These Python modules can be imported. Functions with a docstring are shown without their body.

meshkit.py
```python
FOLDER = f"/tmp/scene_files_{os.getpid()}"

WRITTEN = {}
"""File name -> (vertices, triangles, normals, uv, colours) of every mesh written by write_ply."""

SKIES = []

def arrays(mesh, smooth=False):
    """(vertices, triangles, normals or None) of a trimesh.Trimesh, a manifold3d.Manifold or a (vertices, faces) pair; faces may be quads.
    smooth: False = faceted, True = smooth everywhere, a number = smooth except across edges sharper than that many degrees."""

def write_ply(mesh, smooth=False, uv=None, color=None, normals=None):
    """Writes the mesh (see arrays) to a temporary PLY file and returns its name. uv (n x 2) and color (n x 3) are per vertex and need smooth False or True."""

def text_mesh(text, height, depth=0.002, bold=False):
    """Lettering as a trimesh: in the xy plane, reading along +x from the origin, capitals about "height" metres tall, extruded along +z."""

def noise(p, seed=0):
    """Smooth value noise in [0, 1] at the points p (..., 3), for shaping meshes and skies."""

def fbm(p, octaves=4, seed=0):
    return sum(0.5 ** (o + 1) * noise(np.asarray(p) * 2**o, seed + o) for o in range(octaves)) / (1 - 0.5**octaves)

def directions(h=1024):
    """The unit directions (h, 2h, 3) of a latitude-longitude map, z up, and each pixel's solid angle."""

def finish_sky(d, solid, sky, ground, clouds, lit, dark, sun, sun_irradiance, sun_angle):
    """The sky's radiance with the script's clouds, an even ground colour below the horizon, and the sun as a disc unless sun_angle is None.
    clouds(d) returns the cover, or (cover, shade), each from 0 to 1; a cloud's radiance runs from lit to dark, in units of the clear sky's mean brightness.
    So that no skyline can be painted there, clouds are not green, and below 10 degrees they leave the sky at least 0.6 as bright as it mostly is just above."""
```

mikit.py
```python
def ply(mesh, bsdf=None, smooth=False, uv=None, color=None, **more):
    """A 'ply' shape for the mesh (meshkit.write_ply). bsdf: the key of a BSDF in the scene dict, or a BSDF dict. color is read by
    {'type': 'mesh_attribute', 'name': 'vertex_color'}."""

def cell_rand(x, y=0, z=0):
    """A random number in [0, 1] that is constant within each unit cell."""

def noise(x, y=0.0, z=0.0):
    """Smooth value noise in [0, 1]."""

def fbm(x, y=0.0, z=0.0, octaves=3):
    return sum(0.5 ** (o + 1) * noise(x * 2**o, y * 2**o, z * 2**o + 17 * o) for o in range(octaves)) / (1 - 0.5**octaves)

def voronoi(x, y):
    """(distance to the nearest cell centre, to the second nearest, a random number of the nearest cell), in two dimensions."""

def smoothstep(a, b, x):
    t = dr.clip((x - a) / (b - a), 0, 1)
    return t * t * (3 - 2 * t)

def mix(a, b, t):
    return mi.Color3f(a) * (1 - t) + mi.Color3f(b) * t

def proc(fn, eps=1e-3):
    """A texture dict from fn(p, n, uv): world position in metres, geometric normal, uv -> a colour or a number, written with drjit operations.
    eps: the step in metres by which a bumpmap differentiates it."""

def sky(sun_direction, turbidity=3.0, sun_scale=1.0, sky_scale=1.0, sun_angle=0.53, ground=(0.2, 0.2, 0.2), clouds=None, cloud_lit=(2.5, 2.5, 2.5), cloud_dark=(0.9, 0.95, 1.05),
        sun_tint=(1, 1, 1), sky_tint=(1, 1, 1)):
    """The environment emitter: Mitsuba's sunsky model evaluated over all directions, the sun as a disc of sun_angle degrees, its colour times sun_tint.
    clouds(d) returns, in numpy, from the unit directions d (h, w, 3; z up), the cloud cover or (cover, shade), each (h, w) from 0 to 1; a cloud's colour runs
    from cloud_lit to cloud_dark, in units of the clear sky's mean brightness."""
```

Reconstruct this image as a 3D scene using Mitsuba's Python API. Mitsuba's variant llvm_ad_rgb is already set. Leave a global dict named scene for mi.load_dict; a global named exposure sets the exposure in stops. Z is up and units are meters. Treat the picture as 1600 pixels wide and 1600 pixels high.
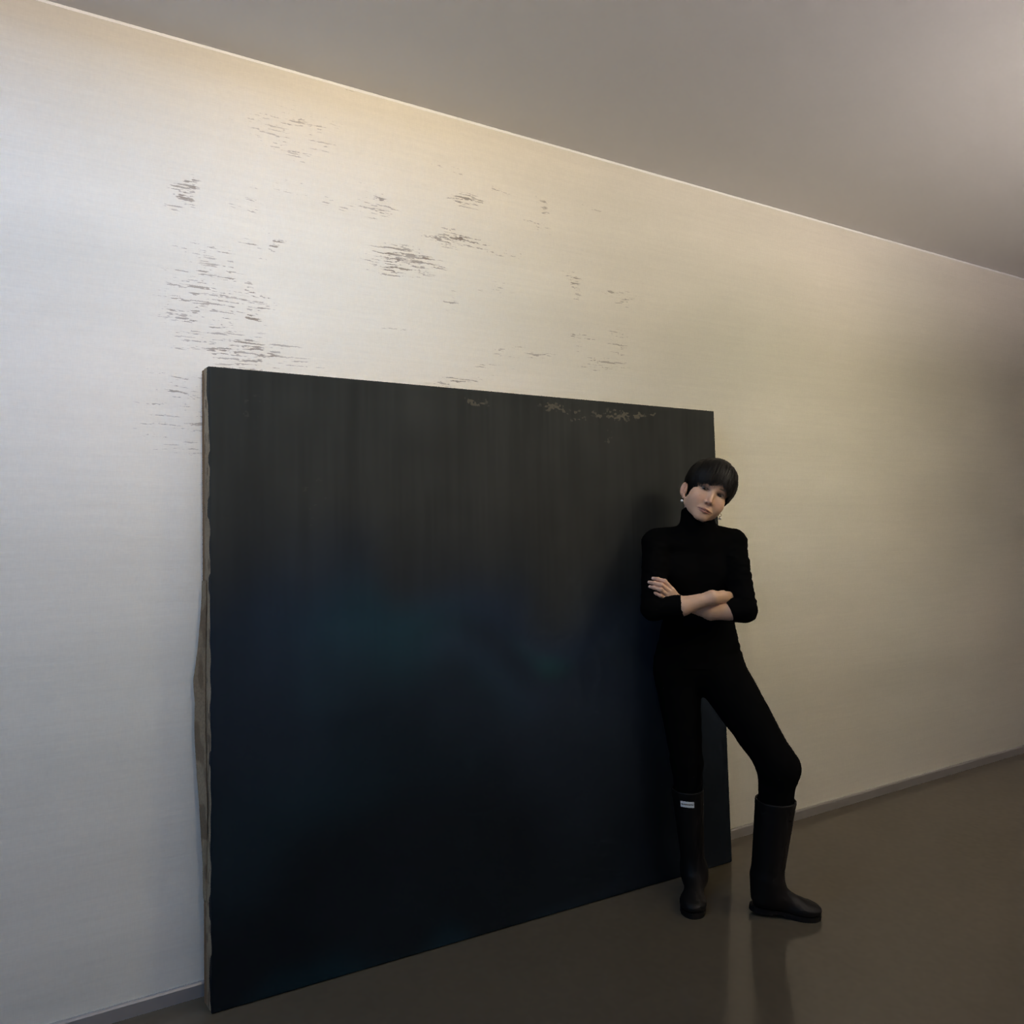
import math, random
import numpy as np, trimesh, drjit as dr, mitsuba as mi
import mikit, meshkit
from mikit import noise, fbm, smoothstep, mix
from shapely.geometry import Polygon

T = mi.ScalarTransform4f
scene, labels = {}, {}

# ------------------------------------------------------------------ camera
CAM = np.array([0.0, -2.3758, 1.40])
YAW, PITCH, ROLL = math.radians(60.664), math.radians(0.4132), math.radians(-0.2714)
fh = np.array([math.cos(YAW), math.sin(YAW), 0.0])
rh = np.array([math.sin(YAW), -math.cos(YAW), 0.0])
fw = fh * math.cos(PITCH) + np.array([0, 0, math.sin(PITCH)])
up = np.cross(rh, fw) * math.cos(ROLL) - rh * math.sin(ROLL)
scene['camera'] = {'type': 'perspective', 'fov_axis': 'x', 'fov': math.degrees(2 * math.atan(800 / 1166.8)),
                   'near_clip': 0.05, 'far_clip': 100.0,
                   'to_world': T().look_at(origin=CAM.tolist(), target=(CAM + fw).tolist(), up=up.tolist())}
exposure = 0.0
CEIL = 2.8105

# ------------------------------------------------------------------ lights
WINDOW_GLOW = (0.12, 0.46, 1.00)     # dusk in the window of the left wall
LAMPS = [(-1.5, .9, -.85, (14.2, 21.8, 35.0))]   # cold linear ceiling lamp: from x, to x, y, glow
SPOTS = [((-.3, -1.9, 2.70), (-.1, 0, 2.30), 55, (3.25, 2.75, 2.6)),   # track spots: place, aim, cut-off, intensity
         ((.5, -1.9, 2.70), (.9, 0, 2.30), 55, (4.9, 4.15, 2.5)),
         ((2.7, -2.0, 2.70), (2.2, 0, 1.60), 60, (2.3, 2.2, 1.60)),
         ((3.1, -2.0, 2.70), (2.6, 0, 1.10), 60, (1.9, 1.75, 1.15)),
         ((3.6, -2.1, 2.70), (2.9, 0, .90), 60, (1.9, 1.65, 0.85))]
UPLIGHTS = [((3.2, -3.2, 1.85), (920.0, 815.0, 790.0))]   # floor lamp that lights the ceiling: top of the bowl, glow

# ------------------------------------------------------------------ helpers
def add(key, mesh, bsdf, smooth=30, color=None, label=None, category=None, group=None, kind=None, **more):
    k, n = key, 0
    while k in scene:
        n += 1
        k = f'{key}_{n:03d}'
    scene[k] = mikit.ply(mesh, bsdf, smooth=smooth, color=color, **more)
    d = {a: b for a, b in (('label', label), ('category', category), ('group', group), ('kind', kind)) if b}
    if d:
        labels[k] = d
    return k

def box(lo, hi):
    lo, hi = np.array(lo, float), np.array(hi, float)
    m = trimesh.creation.box(extents=hi - lo)
    m.apply_translation((lo + hi) / 2)
    return m

def cat(*ms):
    return trimesh.util.concatenate([m for m in ms])

def col(*v):
    return {'type': 'rgb', 'value': list(v)}

# ------------------------------------------------------------------ materials
PATCH = [  # wear on the plaster: centre along the wall, height, half width, half height, strength
 (0.559,2.61, .16, .10, .42), (0.636,2.599, .06, .03, .45), (0.231,2.35, .045, .07, .85), (0.405,2.347, .07, .05, .45),
 (0.817,2.444, .075, .075, .55), (0.762,2.418, .12, .02, .55), (0.918,2.275, .17, .055, .85), (0.999,2.273, .10, .03, .75), (1.146,2.365, .14, .03, .75),
 (1.084,2.377, .05, .05, .5), (0.476,2.242, .03, .05, .8), (0.392,2.237, .06, .025, .5), (0.309,2.05, .16, .16, .62), (0.442,2.059, .045, .11, .78),
 (0.346,2.113, .14, .05, .5), (0.419,1.919, .12, .05, .75), (0.476,1.875, .20, .025, .6), (1.159,2.513, .06, .04, .6), (1.249,2.573, .10, .012, .5),
 (1.485,2.579, .02, .06, .6), (1.451,2.484, .06, .03, .5), (1.287,2.348, .10, .03, .45), (1.098,2.159, .045, .05, .6), (1.286,2.22, .08, .03, .4),
 (1.607,2.279, .035, .07, .6), (1.822,2.285, .12, .05, .45), (1.621,2.108, .10, .03, .6), (1.83,2.082, .06, .10, .5), (1.352,2.011, .16, .03, .5),
 (1.144,1.894, .14, .012, .75), (1.057,1.873, .08, .02, .6), (0.894,2.027, .09, .02, .4), (1.741,1.984, .12, .04, .6), (0.239,1.721, .12, .16, .45),
 (0.23,1.823, .12, .012, .7), (0.326,1.545, .08, .10, .3), (1.73,2.604, .05, .03, .35), (0.575,2.432, .25, .03, .35), (1.061,2.623, .15, .03, .25),
 (0.274,2.188, .10, .02, .45), (0.257,2.1, .10, .035, .55), (0.327,1.947, .16, .025, .55), (0.85,2.286, .10, .02, .5), (1.234,2.213, .05, .02, .4), (1.935,2.314, .10, .02, .35), (0.516,2.63, .14, .03, .4), (1.636,2.048, .05, .02, .45), (0.678,2.785, .10, .015, .25), (1.233,1.936, .12, .02, .4),
]
PATCH = [(x, z, rx, rz, s) for x, z, rx, rz, s in PATCH]

def wall_color(p, n, uv):
    x, z = p.x, p.z
    broad = fbm(x * 0.9 + 3.1, z * 1.7 + 9.0, 0.0, octaves=3)
    tint = noise(x * 1.6 + 20.0, z * 2.3, 4.0)
    brush = noise(x * 5.0, z * 130.0, 2.0) * 0.6 + noise(x * 14.0, z * 320.0, 7.0) * 0.4
    swath = noise(x * 1.3 + 5.0, z * 7.0 + 2.0, 11.0)
    c = mix((0.78, 0.72, 0.63), (0.72, 0.68, 0.60), tint)
    c = c * (0.90 + 0.20 * broad) * (0.965 + 0.05 * brush) * (0.965 + 0.07 * swath)
    m = mi.Float(0.0)
    wx = x + 0.09 * (noise(x * 9.0, z * 30.0, 1.0) - 0.5)
    wz = z + 0.05 * (noise(x * 7.0, z * 9.0, 3.0) - 0.5)
    for px, pz, rx, rz, s in PATCH:
        d = dr.sqrt(dr.square((wx - px) / rx) + dr.square((wz - pz) / rz))
        m = dr.maximum(m, s * (1.0 - smoothstep(0.45, 1.3, d)))
    m = dr.maximum(m, 0.05 * smoothstep(0.55, 0.8, swath))
    zz = z + 0.012 * noise(x * 6.0, z * 6.0, 5.0)
    streak = noise(x * 14.0, zz * 230.0, 3.0) * 0.40 + noise(x * 38.0, zz * 400.0, 8.0) * 0.35 + noise(x * 130.0, zz * 420.0, 5.0) * 0.25
    thr = 0.785 - 0.36 * m
    dark = smoothstep(thr, thr + 0.12, streak) * dr.minimum(1.0, 0.30 + 0.9 * m) * smoothstep(0.02, 0.2, m) * (.55 + .5 * noise(x * 30.0, z * 60.0, 15.0))
    dark = dr.clip(dark, 0.0, 1.0)
    c = c * (1.0 - dark) + mi.Color3f(0.27, 0.225, 0.19) * dark
    grain = noise(x * 420.0, z * 90.0, 4.0) * .5 + noise(x * 110.0, z * 460.0, 6.0) * .5
    c = c * (0.965 + 0.07 * grain)
    bead = smoothstep(CEIL - .0085, CEIL - .0065, z + .0015 * noise(x * 9.0, 2.0, 1.0))     # white filler along the ceiling
    return c * (1 - bead) + mi.Color3f(.93, .92, .90) * bead

def wall_bump(p, n, uv):
    return noise(p.x * 9.0, p.z * 170.0, 2.0) * 0.6 + noise(p.x * 40.0, p.z * 300.0, 5.0) * 0.4

scene['mat_wall'] = {'type': 'bumpmap', 'arbitrary': mikit.proc(wall_bump, eps=1e-3), 'scale': 0.0006,
                     'bsdf': {'type': 'diffuse', 'reflectance': mikit.proc(wall_color)}}

def ceil_color(p, n, uv):
    return mi.Color3f(0.70, 0.68, 0.66) * (0.97 + 0.06 * fbm(p.x * 1.5, p.y * 1.5, 0.0))
scene['mat_ceiling'] = {'type': 'diffuse', 'reflectance': mikit.proc(ceil_color)}

def floor_color(p, n, uv):
    v = fbm(p.x * 1.3, p.y * 1.3, 1.0, octaves=4)
    w = noise(p.x * 60.0, p.y * 60.0, 3.0)
    c = mix((0.056, 0.047, 0.033), (0.078, 0.066, 0.047), v) * (0.94 + 0.10 * w)
    return c
def floor_rough(p, n, uv):
    return 0.10 + 0.05 * fbm(p.x * 3.0, p.y * 3.0, 2.0)
scene['mat_floor'] = {'type': 'principled', 'base_color': mikit.proc(floor_color), 'roughness': mikit.proc(floor_rough), 'specular': 0.45}
scene['mat_plain'] = {'type': 'diffuse', 'reflectance': col(.58, .55, .51)}
scene['mat_frame'] = {'type': 'twosided', 'bsdf': {'type': 'principled', 'base_color': col(.55, .54, .52), 'roughness': .4}}
scene['mat_skirting'] = {'type': 'principled', 'base_color': col(.31, .29, .28), 'roughness': .3, 'metallic': .25, 'specular': .5}
scene['mat_lamp'] = {'type': 'principled', 'base_color': col(.7, .7, .7), 'roughness': .4}

# ------------------------------------------------------------------ the room
XL, XR, YF = -2.3, 6.6, -5.2
add('floor', box((XL, YF, -.1), (XR, .1, 0)), 'mat_floor', False, kind='structure')
add('ceiling', box((XL, YF, CEIL), (XR, .1, CEIL + .12)), 'mat_ceiling', False, kind='structure')
add('wall_back', box((XL, 0, 0), (XR, .1, CEIL)), 'mat_wall', False, kind='structure')
add('wall_right', box((XR, YF, 0), (XR + .1, .1, CEIL)), 'mat_plain', False, kind='structure')

def wall_with_hole(axis, at, thick, lo, hi, h0, h1, z0, z1):
    pieces = []
    for a0, a1, b0, b1 in ((lo, h0, 0, CEIL), (h1, hi, 0, CEIL), (h0, h1, 0, z0), (h0, h1, z1, CEIL)):
        if axis == 'x':
            pieces.append(box((at, a0, b0), (at + thick, a1, b1)))
        else:
            pieces.append(box((a0, at, b0), (a1, at + thick, b1)))
    return cat(*pieces)

add('wall_left', wall_with_hole('x', XL - .1, .1, YF, .1, -3.6, -1.3, .25, 2.35), 'mat_plain', False, kind='structure')
add('wall_front', box((XL, YF - .1, 0), (XR, YF, CEIL)), 'mat_plain', False, kind='structure')

def window(key, axis, at, a0, a1, z0, z1, glow):
    def b(p0, p1, q0, q1, d0, d1):
        return box((at + d0, p0, q0), (at + d1, p1, q1)) if axis == 'x' else box((p0, at + d0, q0), (p1, at + d1, q1))
    w = .05
    mid = (a0 + a1) / 2
    frame = cat(b(a0, a1, z0, z0 + w, -.09, -.02), b(a0, a1, z1 - w, z1, -.09, -.02), b(a0, a0 + w, z0, z1, -.09, -.02),
                b(a1 - w, a1, z0, z1, -.09, -.02), b(mid - w / 2, mid + w / 2, z0, z1, -.09, -.02))
    k = add(key, frame, 'mat_frame', False, kind='structure')
    for p0, p1 in ((a0 + w, mid - w / 2), (mid + w / 2, a1 - w)):
        v = [(p0, z0 + w), (p1, z0 + w), (p1, z1 - w), (p0, z1 - w)]
        pts = np.array([(at - .06, y, z) if axis == 'x' else (y, at - .06, z) for y, z in v])
        f = np.array([[0, 1, 2], [0, 2, 3]]) if axis == 'x' else np.array([[0, 2, 1], [0, 3, 2]])
        kk = add(k + '__pane', trimesh.Trimesh(pts, f, process=False), 'mat_frame', False)
        scene[kk]['emitter'] = {'type': 'area', 'radiance': col(*glow)}

window('window_1', 'x', XL, -3.6, -1.3, .25, 2.35, WINDOW_GLOW)

# skirting: thin strip with a small bevelled lip
prof = Polygon([(0, 0), (.012, 0), (.012, .037), (.008, .042), (0, .042)])
sk = trimesh.creation.extrude_polygon(prof, XR - XL, engine='earcut')
# profile axes: first -> away from the wall (-y), second -> up, extrusion -> along x
M = np.array([[0, 0, 1, XL], [-1, 0, 0, 0], [0, 1, 0, 0], [0, 0, 0, 1.0]])
sk.apply_transform(M)
if sk.volume < 0:
    sk.invert()
add('baseboard_back', sk, 'mat_skirting', False, kind='structure')

# linear lamp on the ceiling in front of the wall, outside the frame
def lamp(x0, x1, y, glow):
    k = f'linear_lamp_{len([q for q in labels if q.startswith("linear_lamp")]) + 1:03d}'
    labels[k] = {'label': 'white linear ceiling lamp outside the picture', 'category': 'ceiling lamp'}
    body = cat(box((x0, y - .06, CEIL - .014), (x1, y - .05, CEIL)), box((x0, y + .05, CEIL - .014), (x1, y + .06, CEIL)),
               box((x0, y - .05, CEIL - .004), (x1, y + .05, CEIL)), box((x0 - .01, y - .06, CEIL - .014), (x0, y + .06, CEIL)),
               box((x1, y - .06, CEIL - .014), (x1 + .01, y + .06, CEIL)))
    b = add(k + '__housing', body, 'mat_lamp', False)
    pts = np.array([(x0, y - .05, CEIL - .009), (x1, y - .05, CEIL - .009), (x1, y + .05, CEIL - .009), (x0, y + .05, CEIL - .009)])
    d = add(k + '__diffuser', trimesh.Trimesh(pts, [[0, 2, 1], [0, 3, 2]], process=False), 'mat_lamp', False)
    scene[d]['emitter'] = {'type': 'area', 'radiance': col(*glow)}
for args in LAMPS:
    lamp(*args)

def turned(profile, n=32):
    return trimesh.creation.revolve(np.array(profile, float), sections=n)

def aimed(m, at, to):
    z = np.array(to, float) - np.array(at, float)
    z /= np.linalg.norm(z)
    x = np.cross([0, 0, 1.0], z); x /= np.linalg.norm(x)
    A = np.eye(4); A[:3, 0], A[:3, 1], A[:3, 2], A[:3, 3] = x, np.cross(z, x), z, at
    m = m.copy(); m.apply_transform(A)
    return m

scene['mat_black_metal'] = {'type': 'twosided', 'bsdf': {'type': 'principled', 'base_color': col(.03, .03, .03), 'roughness': .4}}
def spot(n, at, to, cut, glow):
    k = f'track_spot_{n:03d}'
    can = turned([(.0, -.14), (.040, -.14), (.042, -.13), (.042, 0), (.038, 0), (.038, -.03), (.0, -.03)])
    add(k + '__can', aimed(can, at, to), 'mat_black_metal', 40)
    stem = trimesh.creation.cylinder(radius=.008, height=CEIL - at[2])
    stem.apply_translation([at[0], at[1], (CEIL + at[2]) / 2])
    back = (np.array(at) - np.array(to)) / np.linalg.norm(np.array(at) - np.array(to)) * .1
    stem.apply_translation([back[0], back[1], .04])
    stem.apply_translation([0, 0, -.04])
    add(k + '__stem', stem, 'mat_black_metal', 40)
    labels[k] = {'label': ('black track spot aimed at the wall over the left edge of the painting', 'black track spot aimed at the wall over the middle of the painting', 'black track spot nearest to the woman, on her side of the room', 'black track spot, second of three on the right', 'black track spot farthest to the right')[n - 1], 'category': 'spotlight'}
    d = (np.array(to) - np.array(at)) / np.linalg.norm(np.array(to) - np.array(at))
    o = np.array(at) + d * .002
    scene[f'light_{n}'] = {'type': 'spot', 'to_world': T().look_at(origin=o.tolist(), target=list(to), up=[0, 0, 1]),
                           'intensity': col(*glow), 'cutoff_angle': float(cut), 'beam_width': float(cut) * .25}
for n, args in enumerate(SPOTS, 1):
    spot(n, *args)

def uplight(n, at, glow):
    x, y, z = at
    k = f'uplighter_{n:03d}'
    b = turned([(0, 0), (.15, 0), (.15, .015), (.02, .03), (.013, .06), (.013, z - .14), (.05, z - .12), (.19, z), (.185, z), (.05, z - .108), (0, z - .108)])
    b.apply_translation([x, y, 0])
    add(k + '__stand', b, 'mat_black_metal', 40)
    disc = trimesh.creation.cylinder(radius=.13, height=.004, sections=40)
    disc.apply_translation([x, y, z - .03])
    kk = add(k + '__diffuser', disc, 'mat_lamp', False)
    scene[kk]['emitter'] = {'type': 'area', 'radiance': col(*glow)}
    labels[k] = {'label': 'tall floor lamp that throws its light up to the ceiling', 'category': 'floor lamp'}
for n, args in enumerate(UPLIGHTS, 1):
    uplight(n, *args)

# ------------------------------------------------------------------ the painting
PW, PH, PT = 1.9626, 1.8373, .07
P0 = np.array([.2930, -.12635, .0025])
pu = np.array([math.sqrt(PW ** 2 - .0275 ** 2), -.0275, 0]) / PW     # along the width
pv = np.array([0, .0588 / PH, 1.0])
pv -= pu * (pv @ pu)
pv /= np.linalg.norm(pv)                                           # up the leaning face
pn = np.cross(pu, pv)                                              # out of the front
TWIST = -.01375
def painting_frame(m):
    """local x along the width, y up, z out of the front; the big stretcher is slightly twisted"""
    m = m.copy()
    v = np.array(m.vertices)
    left = np.clip((.03 - v[:, 0]) / .03, 0, 1)
    v[:, 0] += left * .20 * np.minimum(v[:, 2], 0)          # the folded linen makes the left side thicker at the back
    v[:, 2] += TWIST * (2 * v[:, 0] / PW - 1) * (2 * v[:, 1] / PH - 1)
    m.vertices = P0 + v @ np.array([pu, pv, pn])
    return m

def dots(p, a):
    return (p.x - float(P0[0])) * float(a[0]) + (p.y - float(P0[1])) * float(a[1]) + (p.z - float(P0[2])) * float(a[2])

SCRAPES = [(.86, 1.795, .07, .022, .62), (1.17, 1.80, .07, .022, .80), (1.24, 1.79, .10, .02, .62), (1.30, 1.765, .10, .022, .45), (1.37, 1.785, .08, .022, .65), (1.47, 1.79, .08, .035, .85),
           (1.56, 1.795, .05, .022, .75), (1.64, 1.805, .04, .014, .65), (1.41, 1.70, .03, .04, .5), (.30, 1.45, .05, .10, .18), (.12, 1.72, .06, .06, .16)]
GLOW = [(.62, .95, .35, .26, (.000, .012, .013), .9), (.35, 1.0, .35, .30, (.002, .006, .012), .6), (1.12, 1.10, .45, .16, (.002, .006, .015), .7), (1.15, 1.0, .10, .10, (.000, .014, .008), .9),
        (.42, .52, .40, .22, (.000, .006, .008), .6), (.35, .08, .5, .07, (.000, .008, .012), .8), (1.0, .06, .6, .05, (.002, .007, .012), .6), (.95, .85, .25, .10, (.006, .010, .020), .4)]
def paint_color(p, n, uv):
    s, t = dots(p, pu), dots(p, pv)
    front = dr.abs(n.x * float(pn[0]) + n.y * float(pn[1]) + n.z * float(pn[2]))
    w = dots(p, pn) - TWIST * (2 * s / PW - 1) * (2 * t / PH - 1)
    sw = s + 0.45 * (fbm(s * 2.0, t * 3.0, 2.0) - 0.5)
    tw = t + 0.75 * (fbm(s * 1.7 + 7.0, t * 1.5, 5.0) - 0.5)
    c = mix((0.0040, 0.0062, 0.0085), (0.0098, 0.0150, 0.0225), smoothstep(0.2, 0.9, tw))
    c = c * (1 - smoothstep(.98, 1.55, tw)) + mi.Color3f(0.0262, 0.0276, 0.0250) * smoothstep(.98, 1.55, tw)
    for cs, ct, rs, rt, gc, a in GLOW:
        d = dr.sqrt(dr.square((sw - cs) / rs) + dr.square((tw - ct) / rt))
        k = a * (1.0 - smoothstep(0.0, 1.3, d))
        c = c + mi.Color3f(*gc) * k
    streak = noise(s * 26.0, t * 2.2, 3.0) * 0.6 + noise(s * 90.0, t * 5.0, 9.0) * 0.4
    c = c * (0.80 + 0.40 * streak * smoothstep(.5, 1.4, t) + 0.20 * (1 - smoothstep(.5, 1.4, t)))
    c = c * (0.80 + 0.40 * fbm(s * 4.0, t * 4.0, 8.0))
    m = mi.Float(0.0)
    for cs, ct, rs, rt, a in SCRAPES:
        d = dr.sqrt(dr.square((s - cs) / rs) + dr.square((t - ct) / rt))
        m = dr.maximum(m, a * (1.0 - smoothstep(0.2, 1.3, d)))
    grain = noise(s * 60.0, t * 130.0, 4.0) * .6 + noise(s * 150.0, t * 150.0, 6.0) * .4
    sc = smoothstep(0.80 - 0.5 * m, 0.98 - 0.5 * m, grain) * dr.minimum(1.0, 1.5 * m)
    c = c * (1 - sc) + mi.Color3f(0.095, 0.085, 0.065) * sc
    # raw linen on the wrapped sides, with paint run over the front edge
    drip = 0.010 * noise(t * 22.0, s * 22.0, 1.0) + 0.014 * smoothstep(.62, .8, noise(t * 14.0, s * 9.0, 6.0))
    linen = mix((0.195, 0.150, 0.100), (0.275, 0.222, 0.152), noise(t * 9.0, s * 9.0, 2.0)) * (0.80 + 0.35 * noise(t * 160.0, w * 500.0, s * 60.0))
    stain = smoothstep(.60, .78, noise(t * 30.0, w * 90.0, 5.0 + s)) * 0.55
    linen = linen * (1 - stain) + mi.Color3f(0.06, 0.04, 0.03) * stain
    top_side = smoothstep(.5, .8, dr.abs(n.z))
    side = (1 - smoothstep(0.55, 0.75, front)) * smoothstep(0.002, 0.005, -w - drip + .004) * (1 - top_side)
    dark_edge = mi.Color3f(0.022, 0.022, 0.02)
    c = c * (1 - top_side) + dark_edge * top_side
    return c * (1 - side) + linen * side
def canvas_bump(p, n, uv):
    s, t = dots(p, pu), dots(p, pv)
    return noise(s * 420.0, t * 420.0, 0.0) * .5 + noise(s * 60.0, t * 9.0, 2.0) * .5
scene['mat_painting'] = {'type': 'bumpmap', 'arbitrary': mikit.proc(canvas_bump, eps=6e-4), 'scale': .0003,
                         'bsdf': {'type': 'principled', 'base_color': mikit.proc(paint_color), 'roughness': .62, 'specular': .06}}

def linen_color(p, n, uv):
    t, w = dots(p, pv), dots(p, pn)
    c = mix((0.200, 0.155, 0.103), (0.285, 0.230, 0.158), noise(t * 7.0, w * 30.0, 2.0)) * (0.82 + 0.3 * noise(t * 200.0, w * 400.0, 1.0))
    st = smoothstep(.6, .75, noise(t * 18.0, w * 60.0, 9.0)) * .5
    return c * (1 - st) + mi.Color3f(.07, .045, .03) * st
scene['mat_linen'] = {'type': 'twosided', 'bsdf': {'type': 'diffuse', 'reflectance': mikit.proc(linen_color)}}
def bar_color(p, n, uv):
    s, t = dots(p, pu), dots(p, pv)
    return mix((0.15, 0.095, 0.055), (0.22, 0.15, 0.09), noise(s * 40.0, t * 4.0, dots(p, pn) * 90.0))
scene['mat_bar'] = {'type': 'diffuse', 'reflectance': mikit.proc(bar_color)}

def canvas_mesh():
    """front face with a slight sag, rounded edges, sides wrapped back by .044 m"""
    r, wrap, nx, ny = .004, .046, 90, 84
    xs = np.concatenate([[0, 0, r * .3, r], np.linspace(r, PW - r, nx)[1:-1], [PW - r, PW - r * .3, PW, PW]])
    zx = np.concatenate([[-wrap, -r, -r * .3, 0], np.zeros(nx - 2), [0, -r * .3, -r, -wrap]])
    ys = np.concatenate([[0, 0, r * .3, r], np.linspace(r, PH - r, ny)[1:-1], [PH - r, PH - r * .3, PH, PH]])
    zy = np.concatenate([[-wrap, -r, -r * .3, 0], np.zeros(ny - 2), [0, -r * .3, -r, -wrap]])
    X, Y = np.meshgrid(xs, ys, indexing='ij')
    Z = np.minimum(zx[:, None], zy[None, :])
    e = np.minimum(np.minimum(X, PW - X), np.minimum(Y, PH - Y))
    k = np.clip((e - r) / .05, 0, 1)
    pts = np.stack([X * 2.3, Y * 2.3, X * 0], -1)
    Z = Z - k * k * (3 - 2 * k) * (.003 * meshkit.fbm(pts, 2, 3) + .0015)
    # the left and right sides are not ruler straight
    v = np.stack([X, Y, Z], -1)
    wob = .0022 * (meshkit.noise(np.stack([Y * 7.0, X * 0, X * 0 + 2], -1)) - .5)
    v[:2, :, 0] += wob[:2]
    v[-2:, :, 0] += wob[-2:]
    n, m = X.shape
    i = np.arange(n * m).reshape(n, m)
    f = np.concatenate([np.stack([i[:-1, :-1], i[1:, :-1], i[1:, 1:]], -1).reshape(-1, 3), np.stack([i[:-1, :-1], i[1:, 1:], i[:-1, 1:]], -1).reshape(-1, 3)])
    last = n * m
    ring = np.concatenate([i[0], i[1:, -1], i[-1, :-1][::-1], i[1:-1, 0][::-1]])
    v = np.vstack([v.reshape(-1, 3), [[PW / 2, PH / 2, -wrap]]])
    f = np.concatenate([f, np.stack([ring, np.roll(ring, -1), np.full(len(ring), last)], -1)])
    return trimesh.Trimesh(v, f, process=False)

add('painting__painted_canvas', painting_frame(canvas_mesh()), 'mat_painting', 35, label='dark blue and charcoal painted canvas wrapped over raw linen sides')
scene['mat_painting'] = {'type': 'twosided', 'bsdf': scene['mat_painting']}
for lo, hi in (((.001, .001, -PT), (.056, PH - .001, -.0465)), ((PW - .056, .001, -PT), (PW - .001, PH - .001, -.0465)),
               ((.057, .001, -PT), (PW - .057, .056, -.0465)), ((.057, PH - .056, -PT), (PW - .057, PH - .001, -.0465)),
               ((PW / 2 - .03, .057, -PT), (PW / 2 + .03, PH - .057, -.0465))):
    add('painting__stretcher_bar', painting_frame(box(lo, hi)), 'mat_bar', False)

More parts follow.
